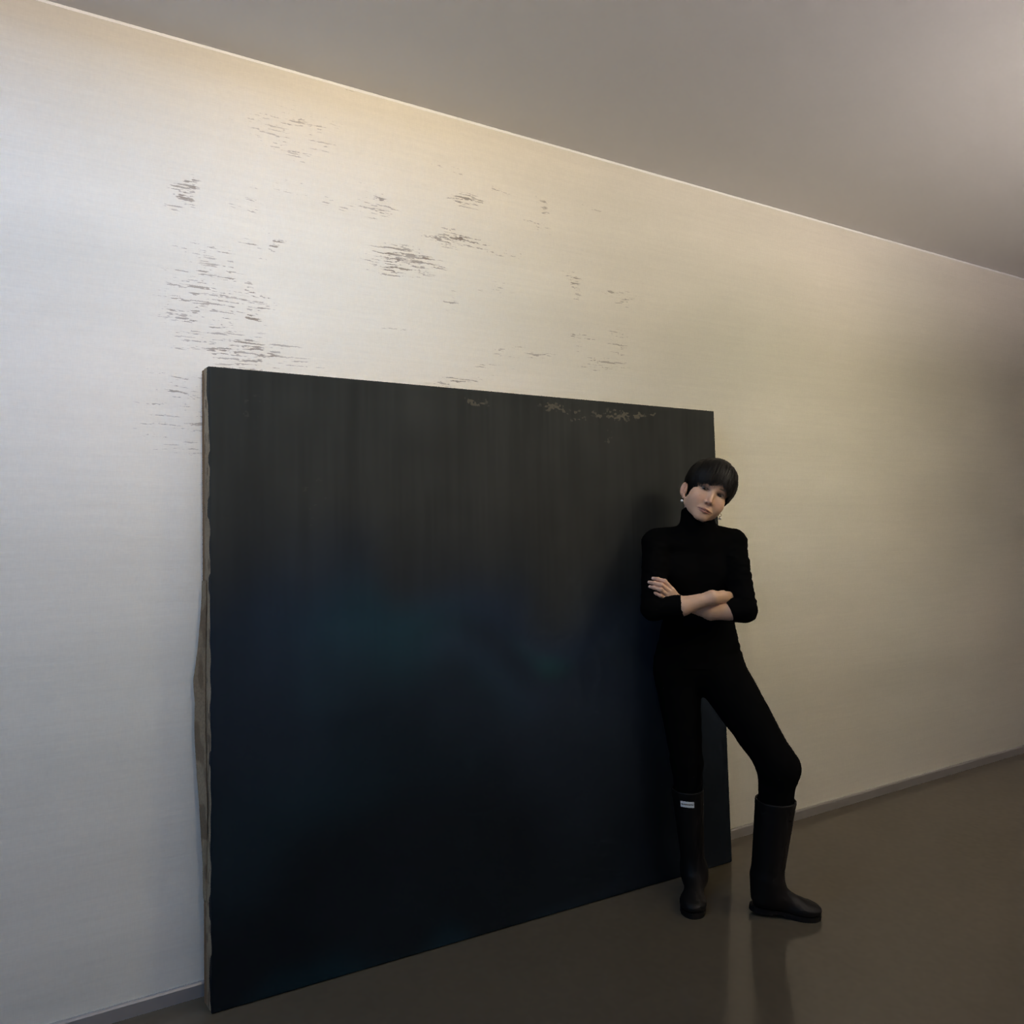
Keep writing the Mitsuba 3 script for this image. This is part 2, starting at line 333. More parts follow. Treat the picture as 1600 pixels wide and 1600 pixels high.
def flap_mesh():
    """loose edge of linen hanging off the left side behind the front"""
    t = np.linspace(.30, 1.22, 120)
    key_t = [.30, .42, .56, .70, .80, .86, .93, 1.02, 1.12, 1.22]
    key_w = [.001, .004, .010, .017, .021, .019, .025, .014, .006, .001]
    w = np.interp(t, key_t, key_w) + .0012 * (meshkit.noise(np.stack([t * 40, t * 0, t * 0], -1)) - .5)
    rows = []
    for q in np.linspace(0, 1, 8):
        x = -.0015 - w * q ** 1.3
        z = -.034 - .030 * q - .006 * np.sin(t * 9 + q)
        rows.append(np.stack([x, t, z], -1))
    v = np.array(rows)
    v2 = v + np.array([-.0009, 0, .0004])
    n, m = v.shape[:2]
    i = np.arange(n * m).reshape(n, m)
    f = np.concatenate([np.stack([i[:-1, :-1], i[1:, :-1], i[1:, 1:]], -1).reshape(-1, 3), np.stack([i[:-1, :-1], i[1:, 1:], i[:-1, 1:]], -1).reshape(-1, 3)])
    rim = np.concatenate([i[0], i[1:, -1], i[-1, :-1][::-1], i[1:-1, 0][::-1]])
    a, b, o = rim, np.roll(rim, -1), n * m
    edge = np.concatenate([np.stack([a, b, b + o], -1), np.stack([a, b + o, a + o], -1)])
    return trimesh.Trimesh(np.vstack([v.reshape(-1, 3), v2.reshape(-1, 3)]), np.vstack([f[:, ::-1], f + o, edge]), process=False)
add('painting__linen_flap', painting_frame(flap_mesh()), 'mat_linen', 40, label='loose strip of raw linen bulging from the left side')
labels['painting'] = {'label': 'large dark blue-black abstract canvas leaning on the plaster wall, on the floor', 'category': 'painting'}

# ------------------------------------------------------------------ the woman
# Her joints are metres in a frame whose x runs to the right, y away from the room's middle towards the wall, z up.
TO_ROOM = np.eye(4)
TO_ROOM[:3, 0], TO_ROOM[:3, 1] = rh, fh
TO_ROOM[:2, 3] = CAM[:2]
def room(m):
    m = m.copy()
    m.apply_transform(TO_ROOM)
    return m

F = np.float32
def V(*a):
    return np.array(a, F)

def cone(p, a, b, ra, rb):
    a, b = np.asarray(a, F), np.asarray(b, F)
    ab = b - a
    t = np.clip((p - a) @ ab / F(ab @ ab), 0, 1)
    return np.linalg.norm(p - a - t[:, None] * ab, axis=1) - (F(ra) + t * F(rb - ra))

def ell(p, c, r):
    q = (p - np.asarray(c, F))
    r = np.asarray(r, F)
    k0 = np.linalg.norm(q / r, axis=1)
    k1 = np.linalg.norm(q / (r * r), axis=1)
    return k0 * (k0 - 1) / np.maximum(k1, 1e-6)

def smin(a, b, k):
    h = np.clip(.5 + .5 * (b - a) / k, 0, 1)
    return b * (1 - h) + a * h - k * h * (1 - h)

def smax(a, b, k):
    return -smin(-a, -b, k)

def chain(p, pts, radii, k=.004):
    d = cone(p, pts[0], pts[1], radii[0], radii[1])
    for i in range(1, len(pts) - 1):
        d = smin(d, cone(p, pts[i], pts[i + 1], radii[i], radii[i + 1]), k)
    return d

def surface(fn, lo, hi, h):
    """mesh of fn(p) = 0 by surface nets on a grid of step h, evaluated only near the surface"""
    lo = np.asarray(lo, F)
    n = np.ceil((np.asarray(hi) - lo) / (4 * h)).astype(int) + 1
    g = [np.arange(k, dtype=F) * 4 * h + lo[i] for i, k in enumerate(n)]
    P = np.stack(np.meshgrid(*g, indexing='ij'), -1).reshape(-1, 3)
    C = fn(P).reshape(n)
    near = np.abs(C) < 4 * h * 1.9
    D = np.repeat(np.repeat(np.repeat(C, 4, 0), 4, 1), 4, 2).astype(F)
    A = np.repeat(np.repeat(np.repeat(near, 4, 0), 4, 1), 4, 2)
    idx = np.argwhere(A)
    D[A] = fn((idx * F(h) + lo).astype(F))
    S = D < 0
    cnt = np.zeros(np.array(S.shape) - 1, np.int8)
    for a in (0, 1):
        for b in (0, 1):
            for c in (0, 1):
                cnt += S[a:S.shape[0] - 1 + a, b:S.shape[1] - 1 + b, c:S.shape[2] - 1 + c]
    cells = np.argwhere((cnt > 0) & (cnt < 8))
    num = np.full(cnt.shape, -1, np.int64)
    num[tuple(cells.T)] = np.arange(len(cells))
    acc, w = np.zeros((len(cells), 3)), np.zeros(len(cells))
    corner = [(a, b, c) for a in (0, 1) for b in (0, 1) for c in (0, 1)]
    val = {q: D[tuple((cells + q).T)] for q in corner}
    for q in corner:
        for ax in range(3):
            if q[ax] == 0:
                r = list(q); r[ax] = 1; r = tuple(r)
                d0, d1 = val[q], val[r]
                cross = (d0 < 0) != (d1 < 0)
                t = d0 / np.where(cross, d0 - d1, 1)
                pos = np.array(q, float) + np.eye(3)[ax] * t[:, None]
                acc += np.where(cross[:, None], pos, 0)
                w += cross
    v = (cells + acc / w[:, None]) * h + lo
    faces = []
    for ax in range(3):
        s0 = [slice(1, -1)] * 3; s1 = [slice(1, -1)] * 3
        s0[ax], s1[ax] = slice(0, -1), slice(1, None)
        a, b = S[tuple(s0)], S[tuple(s1)]
        e = np.argwhere(a != b)
        if not len(e):
            continue
        inside_first = a[tuple(e.T)]
        off = np.ones(3, int); off[ax] = 0
        e = e + off
        u, w_ = (ax + 1) % 3, (ax + 2) % 3
        U, W = np.eye(3, dtype=int)[u], np.eye(3, dtype=int)[w_]
        q = np.stack([num[tuple((e - U - W).T)], num[tuple((e - W).T)], num[tuple(e.T)], num[tuple((e - U).T)]], -1)
        q = np.where(inside_first[:, None], q, q[:, ::-1])
        faces.append(np.concatenate([q[:, [0, 1, 2]], q[:, [0, 2, 3]]]))
    f = np.concatenate(faces)
    return trimesh.Trimesh(v, f[(f >= 0).all(1)], process=False)

# ---- joints
SH_A, EL_A, WR_A = (0.5301,2.765,1.3037), (0.497,2.635,1.0782), (0.6928,2.59,1.1193)      # her right arm (left in the picture)
SH_B, EL_B, WR_B = (0.8251,2.785,1.2992), (0.8158,2.63,1.0705), (0.5863,2.64,1.0998)
HIP_A, KNEE_A, ANK_A = (0.6184,2.825,0.8131), (0.6491,2.8,0.4834), (0.6682,2.79,0.1015)
HIP_B, KNEE_B, ANK_B = (0.7705,2.815,0.8264), (0.9298,2.62,0.5229), (0.8952,2.645,0.1227)
NECK0, NECK1 = V(0.6915,2.775,1.3216), V(0.6812,2.75,1.4331)

# ---- head frame
EYE = np.array((0.7186,2.665,1.488))
hy, hr, hp = math.radians(1), math.radians(25), math.radians(-2)
Rz = np.array([[math.cos(hy), -math.sin(hy), 0], [math.sin(hy), math.cos(hy), 0], [0, 0, 1]])
Ry = np.array([[math.cos(hr), 0, math.sin(hr)], [0, 1, 0], [-math.sin(hr), 0, math.cos(hr)]])
Rx = np.array([[1, 0, 0], [0, math.cos(hp), -math.sin(hp)], [0, math.sin(hp), math.cos(hp)]])
HR = Ry @ Rz @ Rx
HS = 1.0
def to_head(p):
    return ((p - EYE.astype(F)) @ HR.astype(F)) / F(HS)
def from_head(q):
    return np.asarray(q) * HS @ HR.T + EYE

def head_sdf(p):
    q = to_head(p)
    m = q.copy(); m[:, 0] = np.abs(m[:, 0])
    d = ell(m, (0, .098, .036), (.074, .098, .084))
    d = smin(d, ell(m, (0, .050, .026), (.063, .058, .060)), .02)
    d = smin(d, ell(m, (0, .056, -.028), (.0615, .056, .060)), .015)
    d = smin(d, ell(m, (.037, .033, -.032), (.027, .028, .027)), .022)
    d = smin(d, ell(m, (.032, .044, -.056), (.025, .033, .030)), .022)
    d = smin(d, cone(m, (.049, .078, -.058), (.014, .022, -.097), .017, .0125), .022)
    d = smin(d, ell(m, (0, .017, -.0985), (.017, .0145, .0130)), .014)
    d = smin(d, ell(m, (0, .018, -.074), (.031, .021, .026)), .012)
    d = smin(d, cone(m, (.010, .001, .019), (.038, .008, .021), .0065, .0065), .012)
    d = smax(d, -ell(m, (.031, -.014, .001), (.0165, .0165, .0105)), .010)
    # nose
    d = smin(d, cone(m, (0, .004, .000), (0, -.0135, -.038), .0062, .0080), .014)
    d = smin(d, ell(m, (0, -.0152, -.0402), (.0080, .0085, .0076)), .005)
    d = smin(d, ell(m, (.0102, -.0045, -.0440), (.0063, .0090, .0062)), .005)
    d = smax(d, -ell(m, (.0060, -.0100, -.0520), (.0042, .0058, .0048)), .002)
    # lips
    d = smin(d, cone(m, (.003, -.0050, -.0700), (.0265, .0065, -.0715), .0046, .0022), .004)
    d = smin(d, cone(m, (0, -.0042, -.0800), (.0215, .0050, -.0755), .0056, .0026), .004)
    d = smax(d, -cone(m, (0, -.0125, -.0748), (.0290, .0020, -.0720), .0020, .0012), .0025)
    d = smax(d, -ell(m, (0, -.0062, -.0905), (.013, .004, .004)), .006)
    # eyelids
    d = smin(d, np.linalg.norm(m - V(.031, .0155, 0), axis=1) - F(.0133), .003)
    tilt = m.copy(); tilt[:, 2] -= .10 * (tilt[:, 0] - .031)
    d = smax(d, -ell(tilt, (.031, .002, -.0008), (.0145, .012, .0054)), .001)
    d = np.maximum(d, -(np.linalg.norm(m - V(.031, .0155, 0), axis=1) - F(.0117)))
    # fold beside the mouth
    d = d + +.0006 * np.exp(-(np.abs(cone(m, (.018, 0, -.046), (.033, .008, -.074), 0, 0)) / .0035) ** 2)
    # ears
    e = m.copy()
    ca, sa = math.cos(.45), math.sin(.45)
    ex, ey = e[:, 0] - F(.0735), e[:, 1] - F(.094)
    e = np.stack([ex * ca - ey * sa, ex * sa + ey * ca, e[:, 2] + F(.018)], -1).astype(F)
    e[:, 1] -= .22 * e[:, 2]
    ear = ell(e, (0, .010, 0), (.0075, .0185, .0275))
    ear = smax(ear, -ell(e, (.0075, .008, .004), (.0065, .0125, .0205)), .003)
    ear = smin(ear, ell(e, (.0015, -.003, -.006), (.006, .006, .009)), .003)
    ear = smin(ear, ell(e, (.0005, -.001, -.028), (.0055, .0075, .0080)), .005)
    d = smin(d, ear, .005)
    nk = from_head((0, .105, -.055))
    d = smin(d, cone(p, nk, NECK0, .049, .056), .018)
    return d

head = surface(head_sdf, EYE - [.165, .06, .23], EYE + [.14, .26, .20], .0017)
hq = ((np.array(head.vertices) - EYE) @ HR) / HS
ax = np.abs(hq[:, 0])
def blob(c, r, power=2):
    return np.exp(-(((ax - c[0]) / r[0]) ** 2 + ((hq[:, 1] - c[1]) / r[1]) ** 2 + ((hq[:, 2] - c[2]) / r[2]) ** 2) ** (power / 2))
SKIN = np.array([.60, .365, .245])
hc = np.tile(SKIN, (len(hq), 1))
def paint(w, c):
    global hc
    w = np.clip(w, 0, 1)[:, None]
    hc = hc * (1 - w) + np.array(c) * w
paint(.55 * blob((.036, .005, -.036), (.020, .04, .018)), (.60, .31, .225))
paint(.55 * blob((0, -.018, -.042), (.014, .02, .012)), (.60, .31, .225))
paint(.50 * blob((.078, .10, -.012), (.02, .03, .035)), (.55, .25, .18))
lip = np.maximum(np.exp(-((ax / .0260) ** 4 + ((hq[:, 2] + .0705 + .06 * ax) / .0036) ** 4)), np.exp(-((ax / .0225) ** 4 + ((hq[:, 2] + .0800 - .16 * ax) / .0044) ** 4)))
paint(np.where(hq[:, 1] < .02, lip, 0) * .85, (.26, .075, .058))
paint(np.where(hq[:, 1] < .02, np.exp(-((ax / .0285) ** 6 + ((hq[:, 2] + .0748 - .09 * ax) / .0019) ** 2)), 0), (.06, .02, .015))
dl = np.sqrt(((ax - .031) / .0165) ** 2 + ((hq[:, 2] - .0005) / .0082) ** 2)
paint(np.where(hq[:, 1] < .02, .80 * np.exp(-((dl - .95) / .34) ** 2), 0), (.20, .12, .09))
lash = np.where((hq[:, 1] < .015) & (hq[:, 2] > .0), np.exp(-((np.sqrt(((ax - .031) / .0148) ** 2 + ((hq[:, 2] + .0008 - .10 * (ax - .031)) / .0060) ** 2) - 1) / .17) ** 2), 0)
paint(1.0 * lash, (.02, .014, .012))
brow = np.where(hq[:, 1] < .03, np.exp(-(((ax - .031) / .017) ** 6 + ((hq[:, 2] - .0185 - .09 * (ax - .02)) / .0032) ** 4)), 0)
paint(.85 * brow, (.035, .025, .02))
paint(np.where(hq[:, 1] < .0, blob((.0060, -.010, -.0495), (.0040, .006, .0035)), 0) * .9, (.10, .04, .03))

# ---- hands and forearms
def hand_a(p):
    """her right forearm and hand; the fingers go under the other arm"""
    d = chain(p, [EL_A, (0.5906,2.6,1.0887), WR_A], [.037, .0320, .0205], .012)
    k = [(0.7351,2.622,1.128), (0.7413,2.62,1.1215), (0.7412,2.62,1.1125), (0.7378,2.624,1.1031)]
    mc = [(0.7823,2.668,1.1208), (0.7868,2.668,1.1139), (0.7833,2.664,1.1064), (0.7758,2.662,1.0964)]
    tip = [(0.8288,2.708,1.1095), (0.8369,2.712,1.0997), (0.8309,2.708,1.0909), (0.8146,2.7,1.085)]
    palm = cone(p, WR_A, k[1], .0200, .0160)
    for a, b in zip(k, mc):
        palm = smin(palm, cone(p, a, b, .0115, .0098), .008)
    palm = smin(palm, chain(p, [WR_A, (0.7378,2.624,1.1132), (0.7867,2.668,1.1048)], [.0205, .0180, .0165], .01), .012)
    d = smin(d, palm, .016)
    f = np.full(len(p), 1, F)
    for b, c in zip(mc, tip):
        f = np.minimum(f, chain(p, [b, (np.array(b) * .5 + np.array(c) * .5 + [0.002, .0, .002]).tolist(), c], [.0090, .0082, .0070], .003))
    th = chain(p, [(0.7143,2.612,1.1112), (0.7505,2.645,1.1052), (0.7909,2.69,1.0955)], [.0125, .0100, .0078], .005)
    return smin(smin(d, f, .004), th, .006)

FB = [  # her left hand lies on the other upper arm: knuckle, first bend, second bend, tip
 [(0.559,2.622,1.1445), (0.5324,2.612,1.1742), (0.5109,2.622,1.1802), (0.497,2.64,1.1824)],
 [(0.5513,2.618,1.136), (0.5191,2.602,1.1622), (0.4968,2.613,1.1676), (0.4823,2.634,1.169)],
 [(0.543,2.616,1.125), (0.5153,2.6,1.1458), (0.4961,2.61,1.152), (0.4837,2.63,1.1536)],
 [(0.5389,2.618,1.1125), (0.5164,2.606,1.1255), (0.5033,2.613,1.1316), (0.4942,2.628,1.1348)]]
FR = [(.0092, .0082, .0072, .0060), (.0094, .0084, .0074, .0062), (.0090, .0080, .0070, .0059), (.0082, .0070, .0061, .0052)]
def hand_b(p):
    d = chain(p, [EL_B, (0.697,2.632,1.0686), WR_B], [.0385, .0320, .0215], .01)
    w = WR_B
    palm = np.full(len(p), 1, F)
    for q in FB:
        palm = smin(palm, cone(p, w, q[0], .0165, .0105), .010)
    d = smin(d, palm, .010)
    f = np.full(len(p), 1, F)
    for q, r in zip(FB, FR):
        g = chain(p, q, r, .002)
        for j in (1, 2):
            g = smin(g, np.linalg.norm(p - np.asarray(q[j], F), axis=1) - F(r[j] * 1.06), .003)
        f = np.minimum(f, g)
    th = chain(p, [(0.5684,2.64,1.1269), (0.5478,2.66,1.1523), (0.5257,2.675,1.1625)], [.012, .010, .008], .005)
    d = smin(d, f, .0025)
    d = smin(d, th, .005)
    # tendons on the back of the hand
    for q in FB[:3]:
        d = d - .0008 * np.exp(-(np.maximum(cone(p, w, q[0], .0, .0), 0) / .018) ** 2) * 0
    return d

def bounds(pts, m):
    a = np.array(pts)
    return a.min(0) - m, a.max(0) + m
arm_a = surface(hand_a, *bounds([EL_A, WR_A, (0.8369,2.712,1.0997)], .055), .0023)
arm_b = surface(hand_b, *bounds([EL_B, WR_B] + [x for q in FB for x in q] + [(0.5257,2.675,1.1625)], .055), .0018)
def arm_color(m, tips):
    v = np.array(m.vertices)
    c = np.tile(SKIN, (len(v), 1))
    for q, r in tips:
        for j in range(1, 4):   # ruddy knuckles and tips
            w = np.exp(-(np.linalg.norm(v - q[j], axis=1) / .011) ** 2)[:, None] * .45
            c = c * (1 - w) + np.array([.58, .29, .21]) * w
        a = np.array(q[3]) - np.array(q[2]); a /= np.linalg.norm(a)
        nail = np.array(q[3]) + a * .0015 + np.array([.0, -.0058, .0008])
        w = np.clip(1.6 * np.exp(-(np.linalg.norm((v - nail) * [1, 1, 1.2], axis=1) / .0042) ** 4), 0, 1)[:, None]
        c = c * (1 - w) + np.array([.74, .56, .48]) * w
    n = meshkit.fbm(v * 60, 3, 5)[:, None]
    return c * (.92 + .16 * n)
hc = hc * (.94 + .12 * meshkit.fbm(hq * 70, 3, 2)[:, None])

# ---- trunk and legs of the body, under the clothes
def trunk_parts(p, g):
    """g: how far the garment stands off the skin"""
    d = ell(p, (0.6943,2.8,1.1651), (.142 + g, .098 + g, .185 + g))
    d = smin(d, ell(p, (0.6983,2.812,0.9548), (.142 + g, .093 + g, .15 + g)), .05)
    d = smin(d, ell(p, (0.7001,2.822,0.8471), (.168 + g, .103 + g, .125 + g)), .05)
    d = smin(d, cone(p, SH_A, SH_B, .046 + g, .046 + g), .05)
    d = smin(d, cone(p, (0.6512,2.775,1.3408), (0.5549,2.77,1.32), .030 + g, .030 + g), .035)
    d = smin(d, cone(p, (0.732,2.775,1.3405), (0.8142,2.78,1.3185), .030 + g, .030 + g), .035)
    for c in ((0.6055,2.745,1.1889), (0.7446,2.755,1.1874)):
        d = smin(d, ell(p, c, (.060 + g, .058 + g, .062 + g)), .035)
    return d
def legs_parts(p, g):
    d = cone(p, HIP_A, KNEE_A, .082 + g, .053 + g)
    d = smin(d, cone(p, KNEE_A, ANK_A, .053 + g, .034 + g), .02)
    e = cone(p, HIP_B, KNEE_B, .096 + g, .062 + g)
    e = smin(e, cone(p, KNEE_B, ANK_B, .062 + g, .036 + g), .03)
    return smin(d, e, .010)
def body_sdf(p):
    d = smin(trunk_parts(p, -.016), legs_parts(p, -.010), .008)
    d = smin(d, cone(p, SH_A, EL_A, .040, .036), .03)
    d = smin(d, cone(p, SH_B, EL_B, .040, .036), .03)
    return smin(d, cone(p, NECK0, NECK1, .050, .046), .03)
allj = [SH_A, EL_A, SH_B, EL_B, HIP_A, HIP_B, KNEE_A, KNEE_B, ANK_A, ANK_B, NECK0, NECK1]
body = surface(body_sdf, *bounds(allj, .16), .010)
skin = cat(head, arm_a, arm_b, body)
skin_c = np.vstack([hc, arm_color(arm_a, []), arm_color(arm_b, list(zip(FB, FR))), np.tile(SKIN, (len(body.vertices), 1))])
scene['mat_skin'] = {'type': 'principled', 'base_color': {'type': 'mesh_attribute', 'name': 'vertex_color'}, 'roughness': .48, 'specular': .35}
add('person__body', room(skin), 'mat_skin', True, color=skin_c)

# ---- eyes
def eye(cx):
    m = trimesh.creation.icosphere(subdivisions=4, radius=.0119)
    v = np.array(m.vertices)
    # gaze towards the camera, in head axes
    g = HR.T @ np.array([(0 - EYE[0]), -EYE[1], 1.40 - EYE[2]]); g /= np.linalg.norm(g)
    ang = np.arccos(np.clip(v @ g / .0119, -1, 1)) * .0119
    c = np.tile([.24, .195, .17], (len(v), 1))
    iris = ang < .0070
    c[iris] = [.022, .011, .007]
    c[ang < .0026] = [.004, .004, .004]
    m.vertices = from_head(v + [cx, .0155, 0])
    return m, c
scene['mat_eye'] = {'type': 'principled', 'base_color': {'type': 'mesh_attribute', 'name': 'vertex_color'}, 'roughness': .15, 'specular': .35}
for cx in (-.031, .031):
    m, c = eye(cx)
    add('person__eye', room(m), 'mat_eye', True, color=c)

# ---- hair
def hair_sdf(p):
    q = to_head(p)
    rip = .0016 * (meshkit.noise(np.stack([np.arctan2(q[:, 0], q[:, 1] - .1) * 22, q[:, 2] * 25, q[:, 0] * 0], -1)) - .5)
    d = ell(q, (.004, .104, .040), (.0845, .106, .095)) + rip.astype(F)
    face = np.maximum(q[:, 1] - F(.056) - np.maximum(-q[:, 2], 0) * F(.9), q[:, 2] - F(.040) + .0 * q[:, 0])
    d = smax(d, -face, .006)
    d = smax(d, -(q[:, 2] + F(.078)), .010)
    ear = ell(np.stack([np.abs(q[:, 0]), q[:, 1], q[:, 2]], -1), (.088, .092, -.022), (.024, .028, .034))
    return smax(d, -ear, .004)
cap = surface(hair_sdf, EYE - [.18, .08, .16], EYE + [.16, .27, .20], .0026)

def tube(path, rad, flat, sides=7):
    path, rad = np.asarray(path, float), np.asarray(rad, float)
    t = np.gradient(path, axis=0); t /= np.linalg.norm(t, axis=1, keepdims=True)
    out = path - HC
    out -= t * (out * t).sum(1, keepdims=True); out /= np.linalg.norm(out, axis=1, keepdims=True)
    side = np.cross(t, out)
    a = np.arange(sides) * 2 * np.pi / sides
    ring = np.cos(a)[None, :, None] * side[:, None] * rad[:, None, None] + np.sin(a)[None, :, None] * out[:, None] * rad[:, None, None] * flat
    v = (path[:, None] + ring).reshape(-1, 3)
    n = len(path)
    i = np.arange(n * sides).reshape(n, sides)
    j = np.roll(i, -1, 1)
    f = np.concatenate([np.stack([i[:-1], j[:-1], j[1:]], -1).reshape(-1, 3), np.stack([i[:-1], j[1:], i[1:]], -1).reshape(-1, 3)])
    f = np.concatenate([f, [[0, k + 1, k] for k in range(1, sides - 1)], [[i[-1, 0], i[-1, k], i[-1, k + 1]] for k in range(1, sides - 1)]])
    return trimesh.Trimesh(v, f[:, ::-1], process=False)

HC = np.array([.004, .097, .034])
HRAD = np.array([.0850, .1125, .096])
rng = random.Random(7)
# where the hair ends: azimuth from the nose (degrees, + towards her left), height of the end
ENDS_A = [-115, -104, -92, -80, -70, -64, -58, -50, -40, -28, -18, -10, -4, 2, 7, 12, 18, 28, 38, 46, 56, 66, 80, 95, 115]
ENDS_Z = [-.04, -.02, .006, .010, .000, -.034, -.034, -.006, .009, .013, .016, .019, .026, .034, .034, .027, .022, .017, .010, .004, -.001, -.004, -.008, -.030, -.05]
def lock(a, start_a, lift, zjit, r):
    az = math.radians(a)
    zend = np.interp(a, ENDS_A, ENDS_Z) + zjit
    zc = (zend - HC[2]) / HRAD[2]
    e = np.array([math.sin(az), -math.cos(az), 0]) * math.sqrt(max(1 - zc * zc, .05)); e[2] = zc
    sa = math.radians(start_a)
    s = np.array([.10 + .16 * math.sin(sa), .38 - .2 * math.cos(sa), 0]); s[2] = math.sqrt(1 - s[0] ** 2 - s[1] ** 2)
    om = math.acos(max(-1, min(1, s @ e)))
    ts = np.linspace(0, 1, 15)
    bend = rng.uniform(-.10, .10)
    pts = []
    for t in ts:
        u = (math.sin((1 - t) * om) * s + math.sin(t * om) * e) / math.sin(om)
        c = np.array([math.cos(az), math.sin(az), 0])
        u = u + c * bend * math.sin(t * math.pi)
        u /= np.linalg.norm(u)
        pts.append(HC + u * HRAD * (1.018 + lift * math.sin(min(t * 1.15, 1) * math.pi) + .035 * t))
    rad = r * np.interp(ts, [0, .15, .75, .93, 1], [.7, 1, 1, .6, .12])
    return tube(pts, rad, .55)
locks = []
for i in range(210):
    a = -112 + 227 * (i + rng.random()) / 210
    locks.append(lock(a, a * .8 + rng.uniform(-20, 20), rng.uniform(.0, .075), rng.uniform(-.006, .007), rng.uniform(.0024, .0050)))
for i in range(110):      # thinner ends of the fringe
    a = rng.uniform(-62, 75)
    locks.append(lock(a, a * .8 + rng.uniform(-30, 30), rng.uniform(.01, .08), rng.uniform(-.012, .003), rng.uniform(.0009, .0018)))
for m in locks:
    m.vertices = from_head(np.array(m.vertices))
hair = cat(cap, *locks)
scene['mat_hair'] = {'type': 'principled', 'base_color': col(.0034, .0029, .0026), 'roughness': .45, 'specular': .11}
add('person__hair', room(hair), 'mat_hair', 40, label='short black hair with a full fringe')

# ---- earrings: a small gold hoop with a pearl
def ring(c, R, r, n=28, k=8):
    a = np.arange(n) * 2 * np.pi / n
    b = np.arange(k) * 2 * np.pi / k
    v = np.stack([np.cos(a)[:, None] * (R + r * np.cos(b)), (r * np.sin(b))[None] + 0 * a[:, None], np.sin(a)[:, None] * (R + r * np.cos(b))], -1)
    i = np.arange(n * k).reshape(n, k)
    j, ii, jj = np.roll(i, -1, 1), np.roll(i, -1, 0), np.roll(np.roll(i, -1, 0), -1, 1)
    f = np.concatenate([np.stack([i, ii, jj], -1).reshape(-1, 3), np.stack([i, jj, j], -1).reshape(-1, 3)])
    m = trimesh.Trimesh(v.reshape(-1, 3) + np.asarray(c), f, process=False)
    return m
scene['mat_gold'] = {'type': 'principled', 'base_color': col(.45, .31, .13), 'roughness': .25, 'metallic': 1.0}
scene['mat_pearl'] = {'type': 'principled', 'base_color': col(.92, .90, .86), 'roughness': .15, 'specular': .7, 'clearcoat': .8}
for sx in (-1, 1):
    lobe = from_head((sx * .0775, .090, -.0475))
    k = add('person__earring', room(ring(lobe + [0, -.003, -.006], .0052, .0008)), 'mat_gold', True, label='pearl drop earring')
    pearl = trimesh.creation.icosphere(subdivisions=3, radius=.0052)
    pearl.apply_translation(lobe + [0, -.004, -.0170])
    add(k + '__pearl', room(pearl), 'mat_pearl', True)

# ---- black rollneck sweater
CUFF_A0, CUFF_A1 = np.array((0.5144,2.62,1.0799)), np.array((0.5918,2.6,1.0887))
CUFF_B0, CUFF_B1 = np.array((0.791,2.63,1.0695)), np.array((0.7578,2.632,1.0694))
HEM_Z = (0.6819,2.74,0.8397)[2]
def wr(p, s, amp, seed=0, st=(1, 1, 1)):
    return (amp * (meshkit.noise(p * np.array(st) * s, seed) - .5)).astype(F)
def sweater_sdf(p):
    d = trunk_parts(p, 0.0)
    d = d + wr(p, 26, .004, 3, (.7, 1, 1.6))
    side = np.array((0.8742,2.83,0.8713))
    d = d + .0045 * np.sin(p[:, 2] * 190).astype(F) * np.exp(-(np.linalg.norm(p - side, axis=1) / .06) ** 2)
    d = np.maximum(d, HEM_Z - p[:, 2] + wr(p, 20, .006, 4))
    wa = wr(p, 34, .010, 5, (.8, 1, 1.5)) + wr(p, 75, .006, 6, (.7, .8, 1.6))
    cuff = np.minimum(np.linalg.norm(p - CUFF_A1, axis=1), np.linalg.norm(p - CUFF_B1, axis=1))
    wf = wa * np.clip((cuff - .035) / .05, 0, 1)
    a = cone(p, SH_A, EL_A, .0475, .0435) + wa * .6
    fa = cone(p, EL_A, CUFF_A1 + (CUFF_A1 - CUFF_A0) * .5, .0430, .0370) + wf * .5
    n = (CUFF_A1 - CUFF_A0) / np.linalg.norm(CUFF_A1 - CUFF_A0) + np.array([0, 0, .04])
    fa = np.maximum(fa, ((p - CUFF_A1) @ n).astype(F))
    b = cone(p, SH_B, EL_B, .0475, .0430) + wa
    fb = cone(p, EL_B, CUFF_B1 + (CUFF_B1 - CUFF_B0), .0440, .0410) + wf * .6
    n = np.array([-.93, -.05, -.38])
    fb = np.maximum(fb, ((p - CUFF_B1) @ n).astype(F))
    d = smin(d, a, .016)
    d = smin(d, b, .016)
    d = smin(d, smin(fa, cone(p, EL_A, EL_A + V(0, 0, .001), .042, .042), .012), .004)
    d = smin(d, smin(fb, cone(p, EL_B, EL_B + V(0, 0, .001), .042, .042), .012), .004)
    # collar
    ax_ = NECK1 - NECK0
    t = (p - NECK0) @ (ax_ / (ax_ @ ax_))
    col_ = cone(p, NECK0 - ax_ * F(.1), NECK1 + ax_ * F(.25), .0650, .0575)
    top = ((p - NECK1) @ np.array([-.10, .22, .97], F))
    col_ = smax(col_, top, .006)
    col_ = smax(col_, -cone(p, NECK0 + ax_ * F(.85), NECK1 + ax_ * F(.8), .0520, .0520), .004)
    col_ = col_ + (.0012 * np.sin(t * 9)).astype(F)
    return smin(d, col_, .022)
sweater = surface(sweater_sdf, *bounds([SH_A, SH_B, EL_A, EL_B, (0.8842,2.84,0.8087), (0.5269,2.84,0.8104), NECK1], .15), .0045)
scene['mat_knit'] = {'type': 'principled', 'base_color': col(.0022, .0022, .0023), 'roughness': .9, 'specular': .01}
add('person__sweater', room(sweater), 'mat_knit', True, label='black fitted rollneck sweater with pushed-up sleeves')

